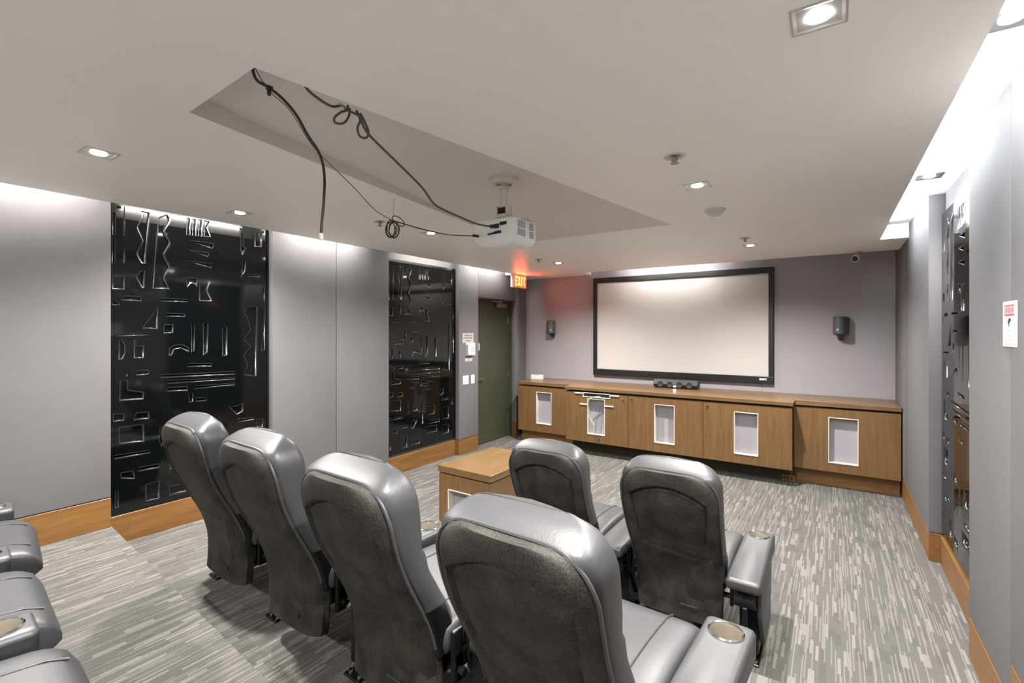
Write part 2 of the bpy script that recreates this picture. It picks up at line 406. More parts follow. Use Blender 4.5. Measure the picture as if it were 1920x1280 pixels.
# ================================================================== BLACK RELIEF PANELS
HOLES=[[(0.026,2.419),(0.044,2.417),(0.043,2.262),(0.025,2.261)],[(0.089,2.468),(0.096,2.468),(0.096,2.264),(0.088,2.264)],[(0.025,2.237),(0.042,2.238),(0.042,2.071),(0.023,2.071)],[(0.089,2.247),(0.096,2.247),(0.095,2.074),(0.088,2.074)],[(0.025,1.987),(0.095,1.988),(0.095,1.894),(0.023,1.895)],[(0.181,2.467),(0.196,2.433),(0.191,2.404),(0.165,2.352),(0.163,2.333),(0.181,2.287),(0.196,2.249),(0.186,2.213),(0.165,2.173),(0.162,2.148),(0.178,2.113),(0.194,2.089),(0.22,2.089),(0.222,2.175),(0.23,2.245),(0.238,2.341),(0.242,2.398),(0.244,2.461)],[(0.186,2.04),(0.168,2.007),(0.16,1.985),(0.178,1.946),(0.194,1.916),(0.209,1.916),(0.212,1.986),(0.214,2.043)],[(0.292,2.433),(0.349,2.471),(0.369,2.448),(0.375,2.423),(0.355,2.381),(0.337,2.339),(0.344,2.314),(0.369,2.279),(0.375,2.248),(0.349,2.199),(0.335,2.168),(0.349,2.128),(0.367,2.095),(0.371,2.066),(0.349,2.031),(0.334,1.998),(0.349,1.954),(0.366,1.918),(0.257,1.915),(0.27,2.112),(0.275,2.201),(0.286,2.336)],[(0.021,1.829),(0.042,1.821),(0.068,1.786),(0.023,1.784)],[(0.093,1.854),(0.186,1.854),(0.191,1.818),(0.073,1.82)],[(0.313,1.852),(0.479,1.851),(0.487,1.827),(0.311,1.824)],[(0.478,2.467),(0.505,2.468),(0.505,2.338),(0.478,2.339)],[(0.518,2.468),(0.546,2.47),(0.546,2.34),(0.518,2.34)],[(0.559,2.47),(0.589,2.472),(0.589,2.343),(0.559,2.342)],[(0.6,2.472),(0.647,2.472),(0.627,2.416),(0.651,2.351),(0.6,2.345)],[(0.489,2.3),(0.676,2.304),(0.662,2.258)],[(0.489,2.225),(0.643,2.226),(0.627,2.19)],[(0.474,2.142),(0.658,2.141),(0.651,2.105)],[(0.474,2.015),(0.555,2.018),(0.555,1.944),(0.537,1.969),(0.511,1.977),(0.482,1.938)],[(0.566,2.003),(0.662,2.005),(0.637,1.967),(0.627,1.924),(0.662,1.842),(0.566,1.841)],[(0.999,2.449),(1.066,2.456),(1.061,2.329),(0.997,2.324)],[(0.871,2.467),(0.906,2.455),(0.91,2.311),(0.928,2.298),(0.897,2.232),(0.882,2.269)],[(0.897,2.205),(0.923,2.195),(0.919,2.11),(0.884,2.048)],[(0.945,2.09),(1.042,2.09),(1.042,2.067),(0.937,2.062)],[(1.061,1.982),(1.086,1.979),(1.086,1.864),(1.061,1.869)],[(0.207,1.648),(0.292,1.784),(0.292,1.622),(0.195,1.625)],[(0.055,1.592),(0.233,1.599),(0.234,1.579),(0.055,1.573)],[(0.062,1.546),(0.081,1.546),(0.099,1.508),(0.099,1.453),(0.081,1.413),(0.057,1.414)],[(0.145,1.548),(0.16,1.548),(0.16,1.507),(0.207,1.506),(0.207,1.416),(0.145,1.419)],[(0.096,1.333),(0.108,1.332),(0.108,1.295),(0.096,1.296)],[(0.16,1.332),(0.236,1.331),(0.236,1.296),(0.16,1.295)],[(0.066,1.271),(0.114,1.267),(0.114,1.202),(0.207,1.177),(0.204,1.122),(0.062,1.128)],[(0.028,1.047),(0.093,1.041),(0.093,0.99),(0.028,0.989)],[(0.16,1.037),(0.239,1.032),(0.239,0.978),(0.142,0.982)],[(0.062,0.95),(0.207,0.949),(0.21,0.821),(0.062,0.831)],[(0.034,0.764),(0.239,0.758),(0.247,0.731),(0.034,0.733)],[(0.072,0.636),(0.145,0.634),(0.156,0.567),(0.072,0.592)],[(0.176,0.649),(0.301,0.648),(0.305,0.612),(0.17,0.616)],[(0.215,0.516),(0.305,0.521),(0.305,0.389),(0.215,0.392)],[(0.364,0.466),(0.496,0.461),(0.496,0.39),(0.364,0.393)],[(0.04,0.517),(0.06,0.515),(0.06,0.401),(0.04,0.4)],[(0.347,1.744),(0.469,1.741),(0.469,1.715),(0.343,1.714)],[(0.511,1.661),(0.537,1.661),(0.533,1.456),(0.511,1.447)],[(0.593,1.668),(0.635,1.669),(0.627,1.442),(0.593,1.419)],[(0.359,1.429),(0.364,1.482),(0.398,1.507),(0.451,1.509),(0.496,1.484),(0.496,1.447),(0.442,1.479),(0.398,1.471),(0.381,1.428)],[(0.487,1.366),(0.656,1.357),(0.656,1.328),(0.487,1.336)],[(0.736,1.642),(0.777,1.642),(0.777,1.415),(0.736,1.413)],[(0.305,1.293),(0.833,1.281),(0.835,1.251),(0.305,1.266)],[(0.355,1.246),(0.835,1.231),(0.835,1.211),(0.355,1.22)],[(0.352,1.197),(0.487,1.19),(0.487,1.155),(0.352,1.162)],[(0.537,1.189),(0.835,1.187),(0.835,1.165),(0.533,1.163)],[(0.493,1.132),(0.525,1.131),(0.525,1.067),(0.496,1.065)],[(0.542,1.096),(0.608,1.093),(0.623,1.06),(0.542,1.065)],[(0.328,1.655),(0.393,1.66),(0.39,1.594),(0.328,1.59)],[(0.948,1.819),(0.908,1.766),(0.941,1.7),(0.963,1.621),(0.906,1.543),(0.963,1.475),(0.906,1.41),(0.937,1.319),(0.906,1.243),(1.017,1.223),(1.026,1.815)],[(1.068,1.759),(1.086,1.818),(1.086,1.448),(1.054,1.436),(1.077,1.61)],[(0.787,0.992),(0.85,0.995),(0.904,1.01),(0.904,0.939),(0.85,0.918)],[(0.85,0.889),(0.992,0.881),(0.992,0.858),(0.871,0.855)],[(1.013,0.86),(1.072,0.855),(1.072,0.782),(1.017,0.791)],[(0.364,0.861),(0.46,0.854),(0.46,0.783),(0.364,0.791)],[(0.514,0.875),(0.551,0.869),(0.551,0.622),(0.514,0.624)],[(0.627,0.814),(0.746,0.815),(0.746,0.707),(0.627,0.709)],[(0.647,0.642),(0.829,0.636),(0.829,0.592),(0.647,0.6)],[(0.882,0.769),(1.004,0.77),(1.004,0.612),(0.882,0.614)],[(0.305,0.91),(0.325,0.914),(0.315,0.859),(0.332,0.807),(0.315,0.762),(0.298,0.814)],[(0.364,0.683),(0.469,0.684),(0.442,0.646),(0.407,0.594),(0.364,0.584)],[(0.589,0.572),(0.787,0.569),(0.787,0.482),(0.589,0.484)],[(0.882,0.548),(1.004,0.543),(1.004,0.43),(0.882,0.426)]]
def relief_meshes():
    W, Z0, Z1 = 1.105, .345, 2.53
    bm = bmesh.new()
    def loop(pts, x):
        v = [bm.verts.new((x, p[0], p[1])) for p in pts]
        return v, [bm.edges.new((v[i], v[(i+1) % len(v)])) for i in range(len(v))]
    edges = []; loops = []
    def area_pos(v): return sum(v[i].co.y * v[(i+1) % len(v)].co.z - v[(i+1) % len(v)].co.y * v[i].co.z for i in range(len(v))) > 0
    v, e = loop([(0.004, Z0), (W - .004, Z0), (W - .004, Z1), (.004, Z1)], .022); edges += e; outer = v
    for H in HOLES:
        q = [H[0]]
        for p in H[1:]:
            if (p[0]-q[-1][0])**2 + (p[1]-q[-1][1])**2 > 1e-6: q.append(p)
        v, e = loop(q, .022); edges += e; loops.append(v)
    bmesh.ops.triangle_fill(bm, use_beauty=True, use_dissolve=False, edges=edges)
    bm.normal_update()
    for v in loops + [outer]:
        cy = sum(p.co.y for p in v) / len(v); cz = sum(p.co.z for p in v) / len(v)
        # walls of the cut-out: a bevelled lip, then straight down
        nr = []
        for i, p in enumerate(v):
            a = v[i-1].co; c_ = v[(i+1) % len(v)].co
            t = (c_ - a); nrm = Vector((0, -t.z, t.y)).normalized()
            if not area_pos(v): nrm.negate()
            if v is outer: nrm = Vector((0, 0, 0))
            nr.append(nrm)
        prev = v; n = len(v); A2 = abs(sum(v[i].co.y * v[(i+1) % n].co.z - v[(i+1) % n].co.y * v[i].co.z for i in range(n))); P2 = sum((v[i].co - v[i-1].co).length for i in range(n))
        r_ = min(.013, .36 * A2 / P2)
        for q in range(1, 6):
            an = math.pi / 2 * min(q, 4) / 4
            off = r_ * (math.sin(an)); dep = r_ * (1 - math.cos(an)) if q < 5 else .0165
            ring = [bm.verts.new(p.co + nr[i] * off + Vector((-dep, 0, 0))) for i, p in enumerate(v)]
            for i in range(n):
                j = (i + 1) % n
                f = bm.faces.new((prev[i], prev[j], ring[j], ring[i])); f.smooth = q < 5; f.material_index = 1 if v is not outer else 0
            prev = ring
    bmesh.ops.recalc_face_normals(bm, faces=bm.faces)
    me = bpy.data.meshes.new('face_sheet'); bm.to_mesh(me); bm.free(); me.materials.append(MT['panel']); me.materials.append(MT['panel_lip'])
    bk = B().box(0, .006, 0, W, Z0, Z1).mesh('backing', 'panel')
    fr = B().box(0, .03, W, W + .012, Z0, Z1).mesh('edge_strip', 'panel_edge')
    return me, bk, fr
FS, BK, ES = relief_meshes()
def relief(loc, rotz, label, sc=1.0):
    t = thing('relief_panel', label, 'wall panel', loc, rotz, 'black relief panels in the niches')
    for n, me in (('face_sheet', FS), ('backing', BK), ('edge_strip', ES)):
        o = link(n, me, t); o.scale = (1, sc, 1)
relief((NX + .001, 1.16 , 0), 0, 'wide glossy black relief panel behind the leftmost theatre chairs', .99)
relief((NX + .001, 3.59, -.12), 0, 'glossy black relief panel on the left wall near the olive door', 1.03)
relief((RX - .001, R2 - .02, -.12), math.pi, 'glossy black relief panel in the right wall niche, seen edge-on', 1.035)

# ================================================================== LIGHTS
def downlight(x, y, z, label, power=DOWN_W, s=.064):
    t = thing('downlight', label, 'ceiling light', (x, y, z), 0, 'square recessed downlights')
    f = B()
    f.loft([[(-s, -s, 0), (s, -s, 0), (s, s, 0), (-s, s, 0)], [(-s, -s, -.003), (s, -s, -.003), (s, s, -.003), (-s, s, -.003)],
            [(-s+.006, -s+.006, -.003), (s-.006, -s+.006, -.003), (s-.006, s-.006, -.003), (-s+.006, s-.006, -.003)],
            [(-.05, -.05, -.0005), (.05, -.05, -.0005), (.05, .05, -.0005), (-.05, .05, -.0005)]])
    f.build('trim', 'trim' if z == ZC else 'metal', t)
    B().lathe([(0, -.006), (.022, -.0055), (.03, -.003), (.03, 0), (0, 0)], 20).build('lens', 'bulb', t, True)
    l = bpy.data.lights.new('downlight_beam', 'SPOT'); l.energy = power; l.spot_size = math.radians(152); l.spot_blend = 1.0
    l.shadow_soft_size = .035; l.color = (1, .975, .945)
    link('downlight_beam', l, t, (0, 0, -.02))
for x, y, lab in ((-.028, 1.478, 'large bright square downlight at the top edge near the right cove'), (-2.812, .77, 'square downlight left of the ceiling trough, nearest the left wall corner'),
                  (-3.42, 1.707, 'square downlight just above the wide black relief panel'), (-2.797, 2.954, 'square downlight behind the thin cable left of the projector'),
                  (-2.748, 5.115, 'small square downlight beside the red exit sign'), (-.648, 5.086, 'small square downlight just above the projection screen'),
                  (-.631, 2.825, 'square downlight between the large sprinkler and the smoke detector')):
    downlight(x, y, ZC, lab, DOWN_W * (1.2 if y > 5 else .6 if x > -.1 else .8 if x < -3 else 1))
downlight(-.64, .70, ZC, 'added unseen square downlight above the near chair row'); downlight(-2.8, -1.40, ZC, 'added unseen square downlight above the back row on the left'); downlight(-.64, -1.40, ZC, 'added unseen square downlight above the back row on the right'); downlight(-1.72, -1.40, ZC, 'added unseen square downlight above the middle of the back row')  # lamps out of view, added to brighten the ceiling and near half
downlight(.50, 3.87, ZU, 'square downlight inside the bright right cove above the niche', 30); downlight(.455, 2.05, ZU, 'square downlight in the right cove at the picture edge', 30)

def tube_light(p, q, label, m='tube', r=.010):
    t = thing('cove_tube_light', label, 'tube light', p, 0, 'tube lights hidden in the coves')
    v = Vector(q) - Vector(p)
    B().tube([(0, 0, 0), v], r, 10).build('glass_tube', m, t, True)
    u = v.normalized()
    for k in (-.02 * u, v):
        B().tube([k, k + u * .02], r * 1.15, 10).build('end_cap', 'metal', t, True)
ZT = 2.505
for i, (y0, y1) in enumerate(((-2.5, -.2), (-.1, 1.05), (2.35, 3.15), (4.85, 5.65))):
    tube_light((CXL - .02, y0, ZT), (CXL - .02, y1, ZT), ('tube light in the left cove, behind the camera', 'tube light in the left cove above the first wall panel', 'tube light in the left cove between the black panels', 'tube light in the left cove above the olive door')[i])
for i, (y0, y1) in enumerate(((1.3, 2.15), (3.75, 4.6))):
    tube_light((CXL - .02, y0, ZT), (CXL - .02, y1, ZT), ('tube light in the left cove above the wide black panel', 'tube light in the left cove above the second black panel')[i])
for i, (y0, y1) in enumerate(((-1.2, .0), (.1, 1.3), (1.4, 2.6), (2.7, 3.9), (4.0, 5.2))):
    tube_light((CXR + .014, y0, ZT), (CXR + .014, y1, ZT), 'cool tube light in the right cove, number %s from the screen wall' % ('five', 'four', 'three', 'two', 'one')[i], 'tube_cool')
tube_light((-2.35, CYB + .03, ZT), (-1.25, CYB + .03, ZT), 'tube light in the slot above the projection screen')

# ================================================================== THEATRE CHAIRS
REAR = [(.15, .212), (.17, .218), (.25, .224), (.337, .222), (.42, .204), (.49, .178), (.56, .143), (.625, .108), (.71, .066), (.80, .033), (.90, .010), (.976, .002), (1.02, .008), (1.04, .02)]
FRONT = [(.36, .33), (.42, .375), (.50, .355), (.58, .305), (.68, .245), (.78, .222), (.88, .216), (.95, .206), (1.0, .186), (1.02, .165), (1.032, .145)]
CREAR = [(.97, 0), (.985, .012), (1.0, .032), (1.015, .056), (1.025, .080), (1.032, .098)]
ZS, ZT0 = .985, 1.03      # top of the shell, top of the cushion
def rear(z): return smooth_table(REAR, z)
def hw(z, top=ZS):
    w = lerp_table([(.15, .224), (.35, .232), (.60, .242), (.80, .247), (.90, .245)], z)
    r = .125
    if z > top - r:
        t = min(1.0, (z - (top - r)) / r); w = w - r + r * math.sqrt(max(0, 1 - t * t))
    return w
PV = Vector((0, .24, .36))
def chair_meshes():
    M_ = {}
    # rear shell with an arched inset
    bm = bmesh.new(); NZ, NS = 110, 52; rows = []
    def sm(a, c, x):
        t = min(1, max(0, (x - a) / (c - a))); return t * t * (3 - 2 * t)
    def zz(i):
        u = i / NZ; return .165 + (ZS - .002 - .165) * (1 - (1 - u) ** 1.35)
    for i in range(NZ + 1):
        z = zz(i); row = []
        for k in range(NS + 1):
            s = -1 + 2 * k / NS; h_ = hw(z) - .004; x = s * h_
            y = rear(z) + .03 * abs(s) ** 7 - .012 * (1 - s * s) + .010
            top = .908 - 1.9 * x * x
            ins = sm(top + .006, top - .006, z) if False else sm(-.004, .005, top - z)
            ins *= sm(-.004, .007, .190 - .10 * max(0, .75 - z) - abs(x)) * sm(.50, .62, z)
            dt = min(top - z, .190 - .10 * max(0, .75 - z) - abs(x)); rg = math.exp(-((dt - .004) / .006) ** 2) * sm(.50, .62, z) * .008
            groove = rg + math.exp(-((z - (.54 - .12 * x)) / .010) ** 2) * sm(-.004, .02, .19 - abs(x)) * .003
            y += .014 * ins + groove
            row.append(bm.verts.new((x, y, z)))
        rows.append(row)
    for a, c in zip(rows, rows[1:]):
        for k in range(NS): bm.faces.new((a[k], a[k+1], c[k+1], c[k]))
    rim = [r[0] for r in rows] + rows[-1][1:-1] + [r[-1] for r in rows[::-1]] + rows[0][-2:0:-1]
    fr = [bm.verts.new(v.co + Vector((0, .035, 0))) for v in rim]; n = len(rim)
    for k in range(n): bm.faces.new((rim[k], rim[(k+1) % n], fr[(k+1) % n], fr[k]))
    bm.faces.new(fr)
    bmesh.ops.translate(bm, verts=bm.verts, vec=-PV)
    bb = B(); bb.bm.free(); bb.bm = bm
    M_['back_shell'] = bb.mesh('back_shell', 'shell', True)
    # leather cushion
    b = B(); rings = []; n = 36
    zs = [.38 + .59 * (i / 28) for i in range(28)] + [.97, .98, .99, 1.0, 1.008, 1.015, 1.021, 1.026, 1.030, 1.032]
    for z in zs:
        w_ = (hw(min(z, ZT0 - .001), ZT0) + .004) if z < 1.031 else hw(ZT0 - .001, ZT0) - .01
        y0 = rear(min(z, .97)) + .028 + lerp_table(CREAR, z); y1 = lerp_table(FRONT, z)
        ring = []
        for k in range(n):
            a = 2 * math.pi * k / n; ca, sa = math.cos(a), math.sin(a); e = 2 / 5.0
            x = w_ * math.copysign(abs(ca) ** e, ca); yy = (y0 + y1) / 2 + (y1 - y0) / 2 * math.copysign(abs(sa) ** e, sa)
            if sa > 0:   # front: side wings and a centred pillow
                yy += .014 * math.cos(math.pi * min(1, abs(x) / .16)) * (1 if z > .78 else .6)
                yy -= .012 * math.exp(-((z - .76) / .015) ** 2)
            ring.append(Vector((x, yy, z)) - PV)
        rings.append(ring)
    b.loft(rings); M_['back_cushion'] = b.mesh('back_cushion', 'leather', True)
    b = B(); rings = []
    for z in (.36, .40, .44, .48, .52, .545):
        y0 = rear(z) + .030; y1 = y0 + .125; w_ = hw(z) + .008
        rings.append([Vector((w_ * math.copysign(abs(math.cos(2*math.pi*k/n)) ** .35, math.cos(2*math.pi*k/n)), (y0+y1)/2 + (y1-y0)/2 * math.copysign(abs(math.sin(2*math.pi*k/n)) ** .35, math.sin(2*math.pi*k/n)), z)) - PV for k in range(n)])
    b.loft(rings); M_['hinge_cover'] = b.mesh('hinge_cover', 'black', True)
    # piping around the shell
    pts = []
    zl = [.40 + (ZS - .40) * (1 - (1 - i / 44) ** 1.5) for i in range(45)]
    for z in zl: pts.append((-hw(z) - .001, rear(z) + .040, z))
    hx = hw(ZS)
    for k in range(1, 8): pts.append((-hx + 2 * hx * k / 8, rear(ZS) + .040, ZS + .001))
    for z in zl[::-1]: pts.append((hw(z) + .001, rear(z) + .040, z))
    M_['piping'] = B().tube([Vector(p) - PV for p in pts], .0055, 6).mesh('piping', 'leather', True)
    # maker's plate low on the shell
    z0 = .23
    M_['plate'] = B().box(.02, .11, rear(z0) - .0075 - PV.y + .002, rear(z0) + .006 - PV.y, z0 - PV.z - .012, z0 - PV.z + .012, .002, 1).mesh('maker_plate', 'blackmat')
    # seat
    b = B(); rings = []; n = 36; N = 26
    for i in range(N + 1):
        u = i / N; y = .27 + .60 * u
        e0 = min(1, u / .06); e1 = min(1, (1 - u) / .16)
        r1 = math.sqrt(max(0.0, 1 - (1 - e1) ** 2)); r0 = math.sqrt(max(0.0, 1 - (1 - e0) ** 2))
        zt = .455 + .02 * math.sin(math.pi * min(1, u * 1.05)) ; zb = .345 - .02 * u
        zm = (zt + zb) / 2 - .012 * (1 - r1); hz = (zt - zb) / 2 * (.25 + .75 * min(r0, r1)); hx = .252 * (.93 + .07 * min(r0, r1))
        ring = []
        for k in range(n):
            a = 2 * math.pi * k / n; ca, sa = math.cos(a), math.sin(a); e = 2 / 5.5
            x = hx * math.copysign(abs(ca) ** e, ca); z = zm + hz * math.copysign(abs(sa) ** e, sa)
            if sa > 0: z += .010 * (abs(x) / .25) ** 2 * r1 - .006 * math.exp(-((abs(x) - .145) / .008) ** 2)
            ring.append((x, y, z))
        rings.append(ring)
    b.loft(rings); M_['seat_cushion'] = b.mesh('seat_cushion', 'leather', True)
    b = B()
    for s in (-1, 1):
        b.tube([(s * .145, .30 + .54 * k / 12, .4585 + .02 * math.sin(math.pi * min(1, ((.03 + .54 * k / 12) / .6) * 1.05)) - (.012 if k == 12 else 0)) for k in range(13)], .0035, 5)
    M_['seam'] = b.mesh('seat_seam', 'leather', True)
    M_['pan'] = B().box(-.215, .215, .30, .80, .27, .345, .012).mesh('seat_pan', 'black')
    # armrest pads with a cup hole: short inner ones, long ones
    for key, y0 in (('pad', .30), ('pad_long', .10)):
        bm = bmesh.new(); W_, y1 = .0775, .80
        out = []
        def corner(cx, cy, r, a0):
            return [(cx + r * math.cos(a0 + math.pi/2*k/5), cy + r * math.sin(a0 + math.pi/2*k/5)) for k in range(6)]
        out = corner(W_-.022, y1-.022, .022, 0) + corner(-W_+.022, y1-.022, .022, math.pi/2) + corner(-W_+.015, y0+.015, .015, math.pi) + corner(W_-.015, y0+.015, .015, 1.5*math.pi)
        cy = .722; cr = .049
        def ins(p, d):
            return (p[0] * (1 - d / W_), (p[1] - (y0+y1)/2) * (1 - d / ((y1-y0)/2)) + (y0+y1)/2)
        bot = lambda y: .445 - .05 * (y - y0) / (y1 - y0)
        R_ = [[(*ins(p, .010), bot(p[1])) for p in out], [(*ins(p, .002), bot(p[1]) + .008) for p in out], [(*p, bot(p[1]) + .02) for p in out], [(*p, .484) for p in out], [(*ins(p, .004), .494) for p in out], [(*ins(p, .013), .500) for p in out]]
        vs = [[bm.verts.new(q) for q in r] for r in R_]; n = len(out)
        for A, C in zip(vs, vs[1:]):
            for k in range(n): bm.faces.new((A[k], A[(k+1) % n], C[(k+1) % n], C[k]))
        bm.faces.new(vs[0][::-1])
        circ = [bm.verts.new((cr * math.cos(2*math.pi*k/24), cy + cr * math.sin(2*math.pi*k/24), .500)) for k in range(24)]
        ed = [bm.edges.get((vs[-1][k], vs[-1][(k+1) % n])) for k in range(n)] + [bm.edges.new((circ[k], circ[(k+1) % 24])) for k in range(24)]
        bmesh.ops.triangle_fill(bm, use_beauty=True, use_dissolve=False, edges=ed)
        cl = [bm.verts.new((v.co.x, v.co.y, .48)) for v in circ]
        for k in range(24): bm.faces.new((circ[k], circ[(k+1) % 24], cl[(k+1) % 24], cl[k]))
        bb = B(); bb.bm.free(); bb.bm = bm
        M_[key] = bb.mesh('arm_pad', 'leather', True)
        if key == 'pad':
            M_[key].materials.append(MT['leather_shade'])
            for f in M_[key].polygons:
                if f.center.z < .487: f.material_index = 1  # short pads: shade below the top painted as darker leather
    M_['cup'] = B().lathe([(.055, .4992), (.0555, .503), (.052, .506), (.0485, .504), (.0475, .499)], 28, (0, cy, 0), 'Z', False).mesh('cup_ring', 'chrome', True)
    M_['liner'] = B().lathe([(.0478, .501), (.046, .495), (.042, .425), (.036, .421), (.014, .421), (.012, .424), (.0, .425)], 28, (0, cy, 0), 'Z', False).mesh('cup_liner', 'cup', True)
    # arm upright, skirt, pivot, foot
    M_['post'] = B().box(-.045, .045, .27, .55, .045, .42, .008).mesh('arm_post', 'black')
    sk = [(.19, .43), (.205, .445), (.62, .415), (.66, .39), (.60, .12), (.585, .10), (.36, .085), (.33, .10), (.20, .30)]
    M_['skirt'] = B().prism(sk, .050, .072, 'X', .006).mesh('side_skirt', 'leather', True)
    M_['shade_skirt'] = B().prism(sk, -.062, -.046, 'X', .004).prism(sk, .046, .062, 'X', .004).mesh('shade_plate', 'black', True)  # black plates added as the dark shade between chairs
    M_['pivot'] = B().lathe([(0, -.048), (.030, -.048), (.034, -.044), (.034, -.004), (.031, 0), (.034, .004), (.034, .044), (.030, .048), (0, .048)], 20, (0, .205, .385), 'X').mesh('pivot_roller', 'blackmat', True)
    M_['brace'] = B().box(-.05, .05, .20, .30, .335, .352, .003, 1).box(-.012, .012, .19, .27, .20, .34, .004, 1).mesh('pivot_bracket', 'black')
    M_['foot'] = B().box(-.05, .05, .22, .62, 0, .012, .003, 1).box(-.03, .03, .30, .52, .012, .05, .006, 1).mesh('foot_plate', 'black')
    b = B()
    M_['bolt'] = B().lathe([(.0, .024), (.009, .022), (.012, .014), (.012, .012), (0, .012)], 10).mesh('bolt', 'chrome', True)
    # recline linkage between seat and uprights
    b = B()
    for s in (-1, 1):
        b.box(s * .262 - .008, s * .262 + .008, .31, .60, .30, .36, .003, 1); b.box(s * .262 - .008, s * .262 + .008, .30, .35, .26, .44, .003, 1)
    b.tube([(-.295, .33, .30), (.295, .33, .30)], .014, 8); b.tube([(-.295, .62, .29), (.295, .62, .29)], .014, 8)
    M_['linkage'] = b.mesh('recline_frame', 'black')
    return M_
CM = chair_meshes()
SP = .684
def arm(t, x, skirts, long=False, dy=0.0):
    a = link('arm_pad', CM['pad_long' if long else 'pad'], t, (x, dy, 0)); link('cup_ring', CM['cup'], a, label='silver cup holder ring'); link('cup_liner', CM['liner'], a)
    pd = -.02 if long else .13
    p = link('arm_post', CM['post'], t, (x, dy + .04, 0))
    link('pivot_roller', CM['pivot'], p, (0, pd - .04, 0)); link('pivot_bracket', CM['brace'], p, (0, pd - .04, 0))
    for k in skirts: link('side_skirt', CM[k], p, (0, -.04, 0))
    if not skirts: link('shade_plate', CM['shade_skirt'], p, (0, .07, 0))
    f = link('foot_plate', CM['foot'], t, (x, dy + .06, 0))
    for bx, by in ((-.03, .245), (.03, .245), (-.03, .59), (.03, .59)): link('bolt', CM['bolt'], f, (bx, by, 0))
def chair(x, y, z, rotz, tilt, label, group, right=False, scale=1.0, long=False, dy=0.0, sz=1.0):
    t = thing('theatre_chair', label, 'theatre chair', (x, y, z), rotz, group); t.scale = (scale, scale, scale * sz)
    for nm, key in (('back_shell', 'back_shell'), ('back_cushion', 'back_cushion'), ('piping', 'piping'), ('hinge_cover', 'hinge_cover'), ('maker_plate', 'plate')):
        o = link(nm, CM[key], t, tuple(PV), (tilt, 0, 0))
        if nm == 'back_shell': o['label'] = 'dark pebbled back shell with arched inset'
    s = link('seat_cushion', CM['seat_cushion'], t); link('seat_seam', CM['seam'], s)
    link('seat_pan', CM['pan'], t); link('recline_frame', CM['linkage'], t)
    arm(t, -SP / 2, (), long, dy)
    if right: arm(t, SP / 2, ('skirt',), True, dy)
    return t
RA = math.radians(-3.0)
labA = ('grey leather theatre chair at the far left of the middle row', 'grey leather theatre chair, second from the left in the middle row', 'grey leather theatre chair, third from the left in the middle row', 'largest grey theatre chair, nearest the camera with its back to it')
for i in range(4):
    x = -2.715 + SP * i
    chair(x, (1.02, .985, .945, .915)[i], .15, RA, 0.0, labA[i], 'theatre chairs of the middle row', i == 3, 1.0, False, .04, (1.0, 1.0, .995, .985)[i])
chair(-1.345, 2.28, 0, 0, 0, 'grey theatre chair in the front row beside the wooden box', 'theatre chairs of the front row', False, .95, True)
chair(-.66, 2.28, 0, 0, 0, 'grey theatre chair in the front row at the aisle', 'theatre chairs of the front row', True, .95, True)
labC = ('back row chair at the left picture edge by the wall', 'middle one of three back row seats at the left edge', 'back row chair seat in the bottom left corner')
for i, (x, y, r_) in enumerate(((-2.967, -.284, -9), (-2.273, -.394, -6), (-1.60, -.452, -5))):
    chair(x, y, .30, math.radians(r_), 0.0, labC[i], 'theatre chairs of the back row', i == 2)

# ================================================================== SCREEN
t = thing('projection_screen', 'white projection screen in a black frame on the back wall', 'screen', (-1.733, YB - .002, 0))
x0, x1, z0, z1 = -1.163, 1.163, .972, 2.375
B().box(x0 + .04, x1 - .04, -.022, -.012, z0 + .06, z1 - .05).build('screen_sheet', 'screen', t)
def frame_bar(pts): return B().prism(pts, 0, 0)
fw, fh = .058, .072
for nm, (a0, a1, c0, c1) in {'t': (x0, x1, z1 - fh, z1), 'b': (x0, x1, z0, z0 + .088), 'l': (x0, x0 + fw, z0 + .088, z1 - fh), 'r': (x1 - fw, x1, z0 + .088, z1 - fh)}.items():
    B().box(a0, a1, -.045, 0, c0, c1, .006).build('frame_bar', 'frame', t)
lg = B().box(x1 - .155, x1 - .075, -.0475, -.045, z0 + .043, z0 + .066, .001, 1).build('logo_plate', 'plastic', t, label='small white badge on the lower frame')
B().box(x1 - .100, x1 - .082, -.0485, -.0474, z0 + .051, z0 + .058).build('logo_mark', 'black', lg)

